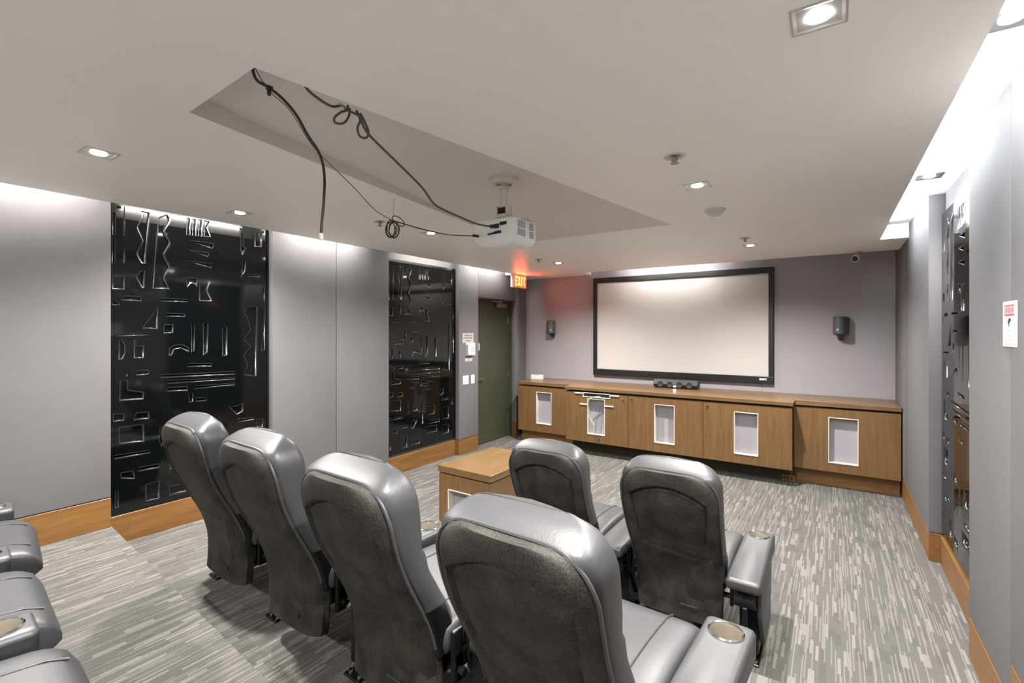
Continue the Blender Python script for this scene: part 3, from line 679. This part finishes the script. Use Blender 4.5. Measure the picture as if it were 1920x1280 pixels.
# ================================================================== CABINETS BELOW THE SCREEN
def opening(parent, x0, x1, z0, z1, yf, depth=.05, m='inset'):
    """white-framed recess; the front board has the hole, this is liner + back."""
    f = B(); w = .008
    for a0, a1, c0, c1 in ((x0, x1, z1 - w, z1), (x0, x1, z0, z0 + w), (x0, x0 + w, z0 + w, z1 - w), (x1 - w, x1, z0 + w, z1 - w)):
        f.box(a0, a1, yf - .005, yf + depth, c0, c1)
    o = f.build('opening_frame', 'ivory', parent)
    B().box(x0 + w, x1 - w, yf + depth - .008, yf + depth - .002, z0 + w, z1 - w).build('inset_panel', m, o)
    return o
def board_with_hole(x0, x1, z0, z1, holes, yf, th, m, name, parent):
    """front board split around its openings, one mesh."""
    f = B(); xs = sorted({x0, x1, *[h[0] for h in holes], *[h[1] for h in holes]}); zs = sorted({z0, z1, *[h[2] for h in holes], *[h[3] for h in holes]})
    nx, nz = len(xs) - 1, len(zs) - 1
    solid = lambda i, j: 0 <= i < nx and 0 <= j < nz and not any(h[0] <= (xs[i]+xs[i+1])/2 <= h[1] and h[2] <= (zs[j]+zs[j+1])/2 <= h[3] for h in holes)
    for i in range(nx):
        for j in range(nz):
            if not solid(i, j): continue
            a, c, e, g = xs[i], xs[i+1], zs[j], zs[j+1]
            f.quad((a, yf, e), (c, yf, e), (c, yf, g), (a, yf, g)); f.quad((a, yf+th, e), (a, yf+th, g), (c, yf+th, g), (c, yf+th, e))
            if not solid(i-1, j): f.quad((a, yf, e), (a, yf, g), (a, yf+th, g), (a, yf+th, e))
            if not solid(i+1, j): f.quad((c, yf, e), (c, yf+th, e), (c, yf+th, g), (c, yf, g))
            if not solid(i, j-1): f.quad((a, yf, e), (a, yf+th, e), (c, yf+th, e), (c, yf, e))
            if not solid(i, j+1): f.quad((a, yf, g), (c, yf, g), (c, yf+th, g), (a, yf+th, g))
    bmesh.ops.remove_doubles(f.bm, verts=f.bm.verts, dist=1e-5)
    return f.build(name, m, parent)
def lock(parent, x, z, yf):
    B().lathe([(0, -.012), (.009, -.012), (.011, -.008), (.011, 0), (0, 0)], 12, (x, yf, z), 'Y').build('lock', 'chrome', parent, True)
ZB, ZD, ZW = .172, .822, .875
YS, YC = 5.86, 5.68
def cabinet(x0, x1, yf, holes, label, kick_m, ky, locks=(), group='wooden cabinets below the screen'):
    t = thing('wall_cabinet', label, 'cabinet', (x0, yf, 0), 0, group)
    W_ = x1 - x0; H_ = [(a - x0, c - x0, z0, z1) for a, c, z0, z1 in holes]
    dz = .06
    b = B(); yb = YB - .004 - yf
    b.box(0.004, W_ - .004, .075, yb, ZB, ZD - .006); b.box(.004, .02, .02, .075, ZB, ZD - .006); b.box(W_ - .02, W_ - .004, .02, .075, ZB, ZD - .006)
    b.build('carcass', 'cab_wood', t)
    d = board_with_hole(.0025, W_ - .0025, ZB, ZD - .008, [(h[0]+.002, h[1]-.002, h[2]+.002, h[3]-.002) for h in H_], 0, .019, 'cab_wood', 'door', t)
    for lx, lz in locks: lock(d, lx - x0, lz, 0)
    for h in H_: opening(d, *h, 0, .058 if h[3] - h[2] > .2 else .03, 'inset' if h[3] - h[2] > .2 else 'blackmat')
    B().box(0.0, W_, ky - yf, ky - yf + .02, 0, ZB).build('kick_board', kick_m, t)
    return t, d
cabinet(-3.815, -2.94, YS, [(-3.505, -3.258, .286, .741)], 'leftmost wooden cabinet beside the olive door', 'kick_wood', 5.97)
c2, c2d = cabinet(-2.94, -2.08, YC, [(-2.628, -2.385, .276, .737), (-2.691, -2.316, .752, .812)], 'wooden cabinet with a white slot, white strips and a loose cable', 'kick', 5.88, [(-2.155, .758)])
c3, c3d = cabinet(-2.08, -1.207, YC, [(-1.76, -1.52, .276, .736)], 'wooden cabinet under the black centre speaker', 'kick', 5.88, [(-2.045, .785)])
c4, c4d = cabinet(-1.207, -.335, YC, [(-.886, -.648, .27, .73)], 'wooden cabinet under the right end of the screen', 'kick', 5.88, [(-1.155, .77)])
c5, c5d = cabinet(-.335, .555, YS, [(-.028, .224, .262, .728)], 'rightmost wooden cabinet in the corner by the right wall', 'kick_wood', 5.97)
# white strips either side of the slot and the opening
for a, c, z in ((-2.806, -2.694, .797), (-2.313, -2.197, .795), (-2.736, -2.631, .657), (-2.382, -2.27, .658)):
    B().box(a + 2.94, c + 2.94, -.010, 0, z - .008, z + .008, .002, 1).build('trim_strip', 'ivory', c2d)
B().box(.468, .480, -.004, 0, .205, .235, .001, 1).build('keyhole', 'black', c2d)
B().tube([(.432, -.001, .18), (.432, -.001, .275)], .002, 5).build('door_seam', 'kick', c2d)
t = thing('loose_cable', 'thin white cable looping out of the cabinet slot', 'cable', (-2.94, YC, 0))
P = [(.50, -.012, .772), (.43, -.03, .768), (.36, -.035, .735), (.335, -.033, .66), (.335, -.025, .58), (.365, -.02, .48), (.42, -.02, .40)]
B().tube(spline(P), .004, 6).build('cable_loop', 'ivory', t, True)
B().tube([(.495, .02, .66), (.43, -.01, .40), (.428, -.006, .29)], .003, 6).build('cable_tail', 'cable_grey', t, True)
# plinth returns and vent
t = thing('floor_vent', 'small dark grille in the plinth under the cabinets', 'vent', (-.44, 5.86, 0))
B().box(0, .12, 0, .02, .01, .075, .003, 1).build('vent_plate', 'kick_wood', t)
for k in range(7): B().box(.012 + .014 * k, .020 + .014 * k, -.003, 0, .02, .065).build('slot', 'black', t)
# continuous worktop
w_ = B()
w_.prism([(-3.82, YS - .012), (-2.95, YS - .012), (-2.95, YC - .012), (-.325, YC - .012), (-.325, YS - .012), (.558, YS - .012), (.558, YB - .003), (-3.82, YB - .003)], ZD + .012, ZW, 'Z', .003)
w_.build('worktop', 'top_wood', None, label='long wooden worktop over the cabinets below the screen', cat='worktop')
# centre speaker
t = thing('centre_speaker', 'long dark centre speaker lying on the worktop under the screen', 'speaker', (-1.93, 6.28, ZW))
B().loft([[(0, -.055 + .0, 0.004), (.545, -.055, .004), (.545, .075, .004), (0, .075, .004)], [(0, -.085, .05), (.545, -.085, .05), (.545, .075, .05), (0, .075, .05)], [(0, -.055, .105), (.545, -.055, .105), (.545, .075, .105), (0, .075, .105)]]).build('speaker_body', 'speaker_dk', t)
for k in range(4): B().lathe([(.0, -.0), (.028, -.002), (.034, -.006), (.036, 0), (0, .002)], 18, (.09 + .12 * k, -.0835, .05), 'Y').build('speaker_driver', 'speaker_dk', t, True)
B().box(.255, .285, -.089, -.084, .022, .032).build('logo_plate', 'led', t, label='tiny white lit badge')
B().box(.02, .06, -.05, .05, 0, .006).build('foot', 'black', t); B().box(.485, .525, -.05, .05, 0, .006).build('foot', 'black', t)
# white box on the left end
t = thing('sensor_box', 'small white box standing on the left end of the worktop', 'box', (-3.80, 6.19, ZW), .25)
B().box(0, .19, 0, .06, 0, .068, .004).build('box_body', 'plastic', t)
B().box(.055, .105, -.002, .03, .058, .073, .002, 1).build('notch_cover', 'ivory', t)
B().box(.095, .13, -.003, 0, .024, .045, .001, 1).build('face_plate', 'plastic', t)
# wall speakers
def wall_speaker(x, z, label, yaw):
    t = thing('wall_speaker', label, 'speaker', (x, YB, z), 0, 'surround speakers on the screen wall')
    B().prism([(-.004, -.16), (-.10, -.105), (-.10, -.075), (-.03, -.06), (-.004, -.06)], -.022, .022, 'X', .004).build('bracket', 'black', t)
    o = B(); n = 20; R_ = []
    for zz_ in (-.098, -.094, .094, .098):
        s = .94 if abs(zz_) > .096 else 1; ring = []
        for k in range(n + 1):
            a = math.pi * k / n; ring.append((.064 * s * math.cos(a), -.02 - .085 * s * math.sin(a) ** .8, zz_))
        ring += [(-.064 * s, .055, zz_), (.064 * s, .055, zz_)]
        R_.append(ring)
    o.loft(R_); body = o.build('speaker_body', 'speaker', t, True, loc=(0, -.075, 0), rot=(math.radians(-4), 0, yaw))
    B().lathe([(0, -.002), (.012, -.002), (.012, 0), (0, 0)], 12, (0, -.105, -.05), 'Y').build('logo_dot', 'metal', body, True)
wall_speaker(-3.58, 1.665, 'dark wall speaker left of the screen beside the door', .45)
wall_speaker(.087, 1.665, 'dark wall speaker right of the screen', -.30)

# ================================================================== WOODEN BOX beside the front row
t = thing('equipment_box', 'low wooden box with a white-framed opening beside the front row', 'cabinet', (-2.77, 3.02, 0), math.radians(-1))
W_, D_2, H_2 = .555, .76, .475
B().prism([(0, -.008), (W_ + .004, -.008), (W_ + .004, D_2), (0, D_2)], H_2 - .055, H_2, 'Z', .002).build('box_top', 'box_wood', t)
B().box(.012, W_ - .008, .019, D_2 - .004, .03, H_2 - .075).build('carcass', 'cab_wood', t) if False else None
b = B(); b.box(.004, .022, .02, D_2 - .004, 0, H_2 - .066); b.box(W_ - .022, W_ - .002, .0, D_2 - .004, 0, H_2 - .066); b.box(.022, W_ - .022, .09, D_2 - .004, 0, H_2 - .066)
b.build('carcass', 'box_wood', t)
B().box(.02, W_ - .02, .02, D_2 - .02, H_2 - .067, H_2 - .054).build('shadow_gap', 'kick', t)
d = board_with_hole(.004, W_ - .024, 0.0, H_2 - .066, [(.11, .355, .068, .288)], 0, .019, 'cab_wood', 'box_front', t)
opening(d, .108, .357, .066, .290, 0, .07)

# ================================================================== PROJECTOR
t = thing('projector', 'white ceiling projector hanging from a round mount in the trough', 'projector', (-1.54, 2.22, 2.08))
zt = 2.468 - 2.08
B().lathe([(0, zt + .012), (.078, zt + .012), (.083, zt), (.082, zt - .018), (.070, zt - .030), (.045, zt - .032), (.040, zt - .018), (.0, zt - .018)], 32).build('mount_plate', 'beige', t, True)
m_ = B().tube([(0, 0, zt - .02), (0, 0, .21)], .018, 16).build('drop_pole', 'beige', t, True)
B().lathe([(.018, zt - .045), (.03, zt - .045), (.03, zt - .06), (.018, zt - .06)], 16).build('pole_collar', 'beige', m_, True)
br = B().box(-.035, .035, -.04, .04, .165, .185, .003, 1).box(-.035, -.028, -.03, .03, .185, .232, .002, 1).box(.028, .035, -.03, .03, .185, .232, .002, 1).build('tilt_bracket', 'beige', t)
B().box(-.026, .026, -.025, .025, .195, .225, .004, 1).build('bracket_block', 'black', br)
for sx in (-1, 1):
    B().tube([(sx * .03, .02, .17), (sx * .11, .07, .158), (sx * .125, .09, .148)], .006, 6).build('support_arm', 'beige', t, True)
# body: rounded lower shell and flat port face
x0, x1, y0, y1 = -.145, .145, -.115, .125
def rr(inx, iny, z, r=.03, n=5):
    p = []
    for cx, cy, a0 in ((x1 - inx - r, y1 - iny - r, 0), (x0 + inx + r, y1 - iny - r, math.pi/2), (x0 + inx + r, y0 + iny + r, math.pi), (x1 - inx - r, y0 + iny + r, 1.5*math.pi)):
        for k in range(n): p.append((cx + r * math.cos(a0 + math.pi/2*k/(n-1)), cy + r * math.sin(a0 + math.pi/2*k/(n-1)), z))
    return p
body = B().loft([rr(.05, .05, 0), rr(.02, .02, .008), rr(.003, .003, .03), rr(0, 0, .045), rr(0, 0, .125), rr(.006, .006, .138), rr(.02, .02, .145)]).build('projector_body', 'shell_white', t, True)
B().box(-.115, .115, y0 - .002, y0 + .004, .048, .118, .002, 1).build('port_panel', 'shell_white', body)
for px, pz, w1, h1 in ((-.095, .055, .006, .006), (-.02, .058, .008, .005), (.0, .06, .01, .005), (.02, .062, .012, .006), (.042, .064, .02, .008), (.075, .108, .022, .009), (.03, .098, .018, .012)):
    B().box(px - w1, px + w1, y0 - .004, y0 - .001, pz - h1, pz + h1).build('port', 'black', body)
for g, (ya, yb_) in enumerate(((-.085, -.005), (.035, .08))):
    for hz in (0, 1):
        for k in range(5 if g == 0 else 3):
            yy = ya + (yb_ - ya) * (k + .5) / (5 if g == 0 else 3)
            for j in range(5):
                zz_ = .045 + hz * .045 + j * .0078
                B().box(x1 - .001, x1 + .0012, yy - .005, yy + .005, zz_, zz_ + .004).build('vent_slot', 'cable_grey', body)
B().lathe([(.0, .0), (.04, 0), (.04, .012), (.032, .014), (.028, .004), (0, .002)], 24, (-.06, y1 - .004, .09), 'Y').build('lens', 'black', body, True)

# ================================================================== CABLES
def cable(name, pts, r, m, label, x=None, n=8):
    t = thing(name, label, 'cable', tuple(pts[0]))
    o = Vector(pts[0])
    B().tube([p - o for p in spline(pts)], r, n).build('cable_sheath', m, t, True)
    return t, o
P = [(-1.53, y, z) for y, z in ((.80, 2.462), (.813, 2.415), (.857, 2.405), (.903, 2.388), (.951, 2.353), (.991, 2.302), (1.043, 2.243), (1.061, 2.171), (1.058, 2.074), (1.05, 1.995), (1.048, 1.955))]
t, o = cable('hanging_cable', P, .0048, 'cable', 'loose black cable hanging down from the trough corner')
B().tube([Vector((-1.53, .832, 2.411)) - o, Vector((-1.53, .850, 2.406)) - o], .0054, 8).build('blue_tape', 'tape', t)
B().tube([Vector((-1.53, .998, 2.294)) - o, Vector((-1.53, 1.018, 2.272)) - o], .0054, 8).build('blue_tape', 'tape', t)
B().box(-.008, .008, .048, .068, -.066, -.050, .003, 1).box(-.005, .005, .050, .062, -.083, -.066, .003, 1).build('cable_tie', 'black', t)
B().box(-.006, .006, .241, .255, -.525, -.500, .002, 1).build('plug', 'plastic', t)
P = [(-1.53, .805, 2.455), (-1.536, .86, 2.398), (-1.537, .93, 2.365), (-1.535, 1.0, 2.285), (-1.54, 1.05, 2.25)]
Q = [(-1.545, y, z) for y, z in ((1.05, 2.25), (1.077, 2.238), (1.13, 2.208), (1.215, 2.160), (1.29, 2.11))] + [(-1.57, 1.368, 2.096), (-1.58, 1.436, 2.087)]
t, o = cable('thin_cable', P + Q[1:], .0016, 'cable_grey', 'thin grey cable running from the trough to the coiled bundle', n=5)
Q = [(-1.58, 1.436, 2.087), (-1.585, 1.52, 2.086), (-1.60, 1.64, 2.088), (-1.62, 1.83, 2.098), (-1.632, 1.99, 2.12), (-1.635, 2.085, 2.135)]
t, o = cable('coiled_cable', Q, .0026, 'cable', 'thin black cable with a coiled bundle left of the projector', n=6)
B().tube([Vector((-1.635, 2.06, 2.133)) - o, Vector((-1.635, 2.10, 2.136)) - o], .008, 8).build('plug', 'black', t)
random.seed(3)
for k in range(5):
    cx, cz = -.004 + random.uniform(-.008, .008), -.033 + random.uniform(-.008, .004); rx, rz = .014 + .006 * random.random(), .030 + .008 * random.random(); a = random.uniform(-.25, .25)
    pts = []
    for j in range(24):
        u = 2 * math.pi * j / 24; px = rx * 1.5 * math.cos(u); pz = rz * math.sin(u)
        pts.append((.004 * k - .01 + .004 * math.sin(u), cx + px * math.cos(a) - pz * math.sin(a), cz + px * math.sin(a) + pz * math.cos(a)))
    B().tube(pts, .002, 5, closed=True).build('coil_loop', 'cable', t, True)
pts = [(0, .028 + .036 * math.cos(2*math.pi*j/20), .004 + .018 * math.sin(2*math.pi*j/20) - .2 * (.036 * math.cos(2*math.pi*j/20))) for j in range(20)]
B().tube(pts, .002, 5, closed=True).build('coil_loop', 'cable', t, True)
B().tube([(0, 0, 0), (-.004, .002, .05), (0.0, .004, .10)], .0008, 4).build('hanging_string', 'cable_grey', t)
P = [(-1.5, y, z) for y, z in ((.955, 2.462), (.975, 2.441), (1.002, 2.430), (1.044, 2.421), (1.077, 2.422), (1.111, 2.438), (1.139, 2.432), (1.177, 2.432), (1.197, 2.424), (1.233, 2.378), (1.369, 2.315), (1.523, 2.244), (1.598, 2.19), (1.662, 2.174), (1.817, 2.16), (1.923, 2.154), (2.03, 2.162), (2.09, 2.176))]
t, o = cable('projector_cable', P, .0048, 'cable_grey', 'thick dark looped cable running along the trough to the projector')
B().tube([Vector((-1.5, 2.04, 2.163)) - o, Vector((-1.5, 2.075, 2.170)) - o], .0105, 10).build('plug', 'black', t)
for L_ in ([(1.141, 2.452), (1.139, 2.434), (1.111, 2.415), (1.084, 2.385), (1.088, 2.368), (1.123, 2.38), (1.146, 2.413), (1.150, 2.445)], [(1.180, 2.450), (1.197, 2.417), (1.185, 2.382), (1.197, 2.356), (1.225, 2.359), (1.238, 2.384), (1.22, 2.419), (1.197, 2.445)]):
    B().tube([p - o for p in spline([(-1.503, y, z) for y, z in L_])], .0044, 8).build('cable_loop', 'cable_grey', t, True)
B().box(-.008, .004, .145, .170, -.030, -.016, .002, 1).build('cable_clip', 'plastic', t)

# ================================================================== CEILING FITTINGS
def sprinkler(x, y, s, label):
    t = thing('sprinkler', label, 'sprinkler', (x, y, ZC), 0, 'ceiling sprinklers')
    B().lathe([(.050*s, 0), (.050*s, -.003), (.044*s, -.005), (.034*s, -.004), (.030*s, -.001), (0, -.001)], 24).build('escutcheon', 'beige', t, True)
    B().lathe([(0, -.001), (.026*s, -.001), (.026*s, -.003), (.010*s, -.006), (.008*s, -.026), (0, -.026)], 16).build('sprinkler_head', 'metal', t, True)
    for k in (-1, 1): B().tube([(k*.010*s, 0, -.006), (k*.014*s, 0, -.018), (0, 0, -.032)], .0022*s, 5).build('yoke_arm', 'metal', t)
    B().lathe([(0, -.034), (.020*s, -.034), (.020*s, -.0325), (0, -.0325)], 16).build('deflector', 'metal', t)
sprinkler(-.613, 2.29, 1.0, 'largest ceiling sprinkler, nearest the right square downlight')
sprinkler(-.635, 4.65, .9, 'small ceiling sprinkler above the middle of the screen')
sprinkler(-2.816, 2.424, .9, 'ceiling sprinkler beside the coiled cable bundle')
sprinkler(-2.793, 4.72, .9, 'small ceiling sprinkler near the red exit sign')
t = thing('smoke_detector', 'round white smoke detector on the ceiling in front of the screen', 'smoke detector', (-.655, 3.45, ZC))
B().lathe([(.068, 0), (.068, -.010), (.060, -.016), (.050, -.018)], 32).build('detector_base', 'plastic', t, True)
B().lathe([(.050, -.016), (.050, -.026), (.040, -.036), (.022, -.042), (0, -.043)], 32).build('detector_cap', 'plastic', t, True)
for k in range(6):
    a = k * math.pi / 3; B().box(.046 * math.cos(a) - .006, .046 * math.cos(a) + .006, .046 * math.sin(a) - .006, .046 * math.sin(a) + .006, -.032, -.024, .002, 1).build('vent_rib', 'plastic', t)
t = thing('security_camera', 'small white bullet camera under the ceiling right of the screen', 'camera', (.215, 6.10, ZC))
B().lathe([(.045, 0), (.045, -.008), (.030, -.014), (0, -.014)], 24).build('camera_base', 'plastic', t, True)
B().tube([(0, 0, -.012), (.0, -.01, -.045)], .012, 10).build('camera_arm', 'plastic', t, True)
cb = B().lathe([(0, -.055), (.024, -.055), (.033, -.045), (.036, .02), (.036, .055), (.029, .057), (.028, .045), (0, .045)], 24, (0, 0, 0), 'Y').build('camera_body', 'plastic', t, True, loc=(-.005, -.03, -.066), rot=(math.radians(-18), 0, math.radians(180 - 12)))
B().lathe([(0, .046), (.026, .046), (.026, .050), (.013, .051), (0, .054)], 20, (0, 0, 0), 'Y').build('lens', 'black', cb, True)

# ================================================================== EXIT SIGN
t = thing('exit_sign', 'red lit EXIT sign hanging from the ceiling above the door', 'sign', (-3.79, 5.665, ZC - .195))
B().box(-.03, .018, 0, .36, 0, .195, .004, 1).build('sign_housing', 'plastic', t)
fc = B().box(.018, .022, .028, .338, .012, .183).build('sign_face', 'exit_red', t)
def letter_bars(ch):
    s = .20
    if ch == 'E': return [(0, s, 0, 1), (0, 1, 0, .16), (0, .85, .42, .58), (0, 1, .84, 1)]
    if ch == 'I': return [(.30, .66, 0, 1)]
    if ch == 'T': return [(0, 1, .84, 1), (.36, .64, 0, 1)]
for i, ch in enumerate('EXIT'):
    a = .052 + .068 * i; wv = .052; zb, hv = .032, .128
    g = B()
    if ch == 'X':
        for p in ([(0, 0), (.22, 0), (1, 1), (.78, 1)], [(.78, 0), (1, 0), (.22, 1), (0, 1)]):
            g.prism([(a + wv * y, zb + hv * z) for y, z in p], .022, .0245 if p[0][0] == 0 else .0247, 'X')
    else:
        for y0_, y1_, z0_, z1_ in letter_bars(ch): g.box(.022, .0245, a + wv * y0_, a + wv * y1_, zb + hv * z0_, zb + hv * z1_)
    g.build('letter', 'exit_letter', fc)
l = bpy.data.lights.new('exit_glow', 'AREA'); l.energy = .75; l.color = (1, .05, .02); l.shape = 'RECTANGLE'; l.size = .17; l.size_y = .30
link('exit_glow', l, t, (.03, .18, .10), (0, math.radians(-90), 0))

# ================================================================== SMALL THINGS ON THE LEFT WALL
X0 = XL
t = thing('paper_notice', 'small paper notice taped above the thermostat', 'notice', (X0, 4.812, 1.452))
B().box(0, .002, 0, .23, 0, .128).build('paper_sheet', 'paper', t)
random.seed(11)
for row, (ya, yb_) in enumerate(((.045, .185), (.015, .205), (.07, .165))):
    y = ya; z = .098 - .034 * row
    while y < yb_:
        w1 = random.uniform(.009, .014); B().box(.002, .0026, y, y + w1, z - .008, z + .008 * random.uniform(.5, 1)).build('print_mark', 'ink', t); y += w1 + .006
t = thing('thermostat', 'white thermostat with a blue display inside a clear guard', 'thermostat', (X0, 4.872, 1.285))
B().box(0, .012, 0, .20, -.012, .165, .004, 1).build('wall_plate', 'ivory', t)
B().box(.012, .05, .008, .150, .0, .150, .012).build('thermostat_body', 'plastic', t)
B().box(.05, .052, .055, .130, .045, .115).build('display', 'lcd', t)
t = thing('label_plate', 'small grey label plate just below the thermostat', 'label plate', (X0, 4.86, 1.205))
B().box(0, .004, 0, .155, 0, .055, .001, 1).build('plate', 'paper', t)
for q in ((.004, .0046, .008, .147, .046, .049), (.004, .0046, .072, .078, .008, .044)): B().box(*q).build('print_mark', 'ink', t)
def switch(y, w_, n, label):
    t = thing('wall_switch', label, 'switch', (X0, y, .905), 0, 'white wall plates by the door')
    B().box(0, .006, 0, w_, 0, .117, .002, 1).build('wall_plate', 'plastic', t)
    for k in range(n):
        yc = w_ * (k + .5) / n; r_ = B().box(.006, .008, yc - .016, yc + .016, .026, .091, .001, 1).build('rocker', 'ivory', t)
        B().box(.008, .0092, yc + .002, yc + .010, .053, .061).build('indicator', 'ink', r_)
switch(4.818, .118, 2, 'wide white double wall plate below the thermostat')
switch(4.985, .075, 1, 'narrow white single wall plate next to the door')
t = thing('card_reader', 'small speckled sticker plate at the door edge', 'sticker', (DX + .0005, 5.27, 1.335))
B().box(0, .006, 0, .075, 0, .10, .001, 1).build('sticker_plate', 'paper', t)
for k, (a, c_) in enumerate(((.02, .03), (.05, .05), (.03, .075), (.055, .02), (.015, .055))): B().box(.006, .0066, a - .006, a + .006, c_ - .008, c_ + .008).build('print_mark', 'ink', t)
t = thing('base_outlet', 'wood coloured outlet cover in the baseboard under the second black panel', 'outlet', (NX + .03, 3.64, .045))
B().box(0, .006, 0, .115, 0, .08, .002, 1).build('cover_plate', 'base_wood', t); B().box(.006, .007, .03, .085, .02, .06, .001, 1).build('outlet_face', 'kick_wood', t)

# ================================================================== NOTICE ON THE RIGHT WALL
t = thing('camera_notice', 'white notice with a red header and camera symbol on the right wall', 'sign', (XR, 2.475, 1.548))
B().box(-.004, 0, 0, .165, 0, .174, .0015, 1).build('sign_plate', 'plastic', t)
def mark(y0, y1, z0, z1, m): B().box(-.0048, -.004, y0, y1, z0, z1).build('print_mark', m, t)
mark(.022, .140, .156, .160, 'red'); mark(.022, .140, .120, .125, 'red'); mark(.022, .142, .126, .155, 'pink')
for k in range(7): mark(.030 + .016 * k, .036 + .016 * k, .130, .151, 'red' if k % 2 else 'pink')
B().prism([(.060, .104), (.078, .112), (.098, .100), (.096, .088), (.078, .093)], -.0048, -.004, 'X').build('camera_symbol', 'navy', t)
mark(.082, .088, .078, .092, 'navy')
for z, a, c_ in ((.062, .055, .105), (.044, .045, .115), (.028, .03, .135), (.014, .025, .14)): mark(a, c_, z - .004, z + .003, 'pink')
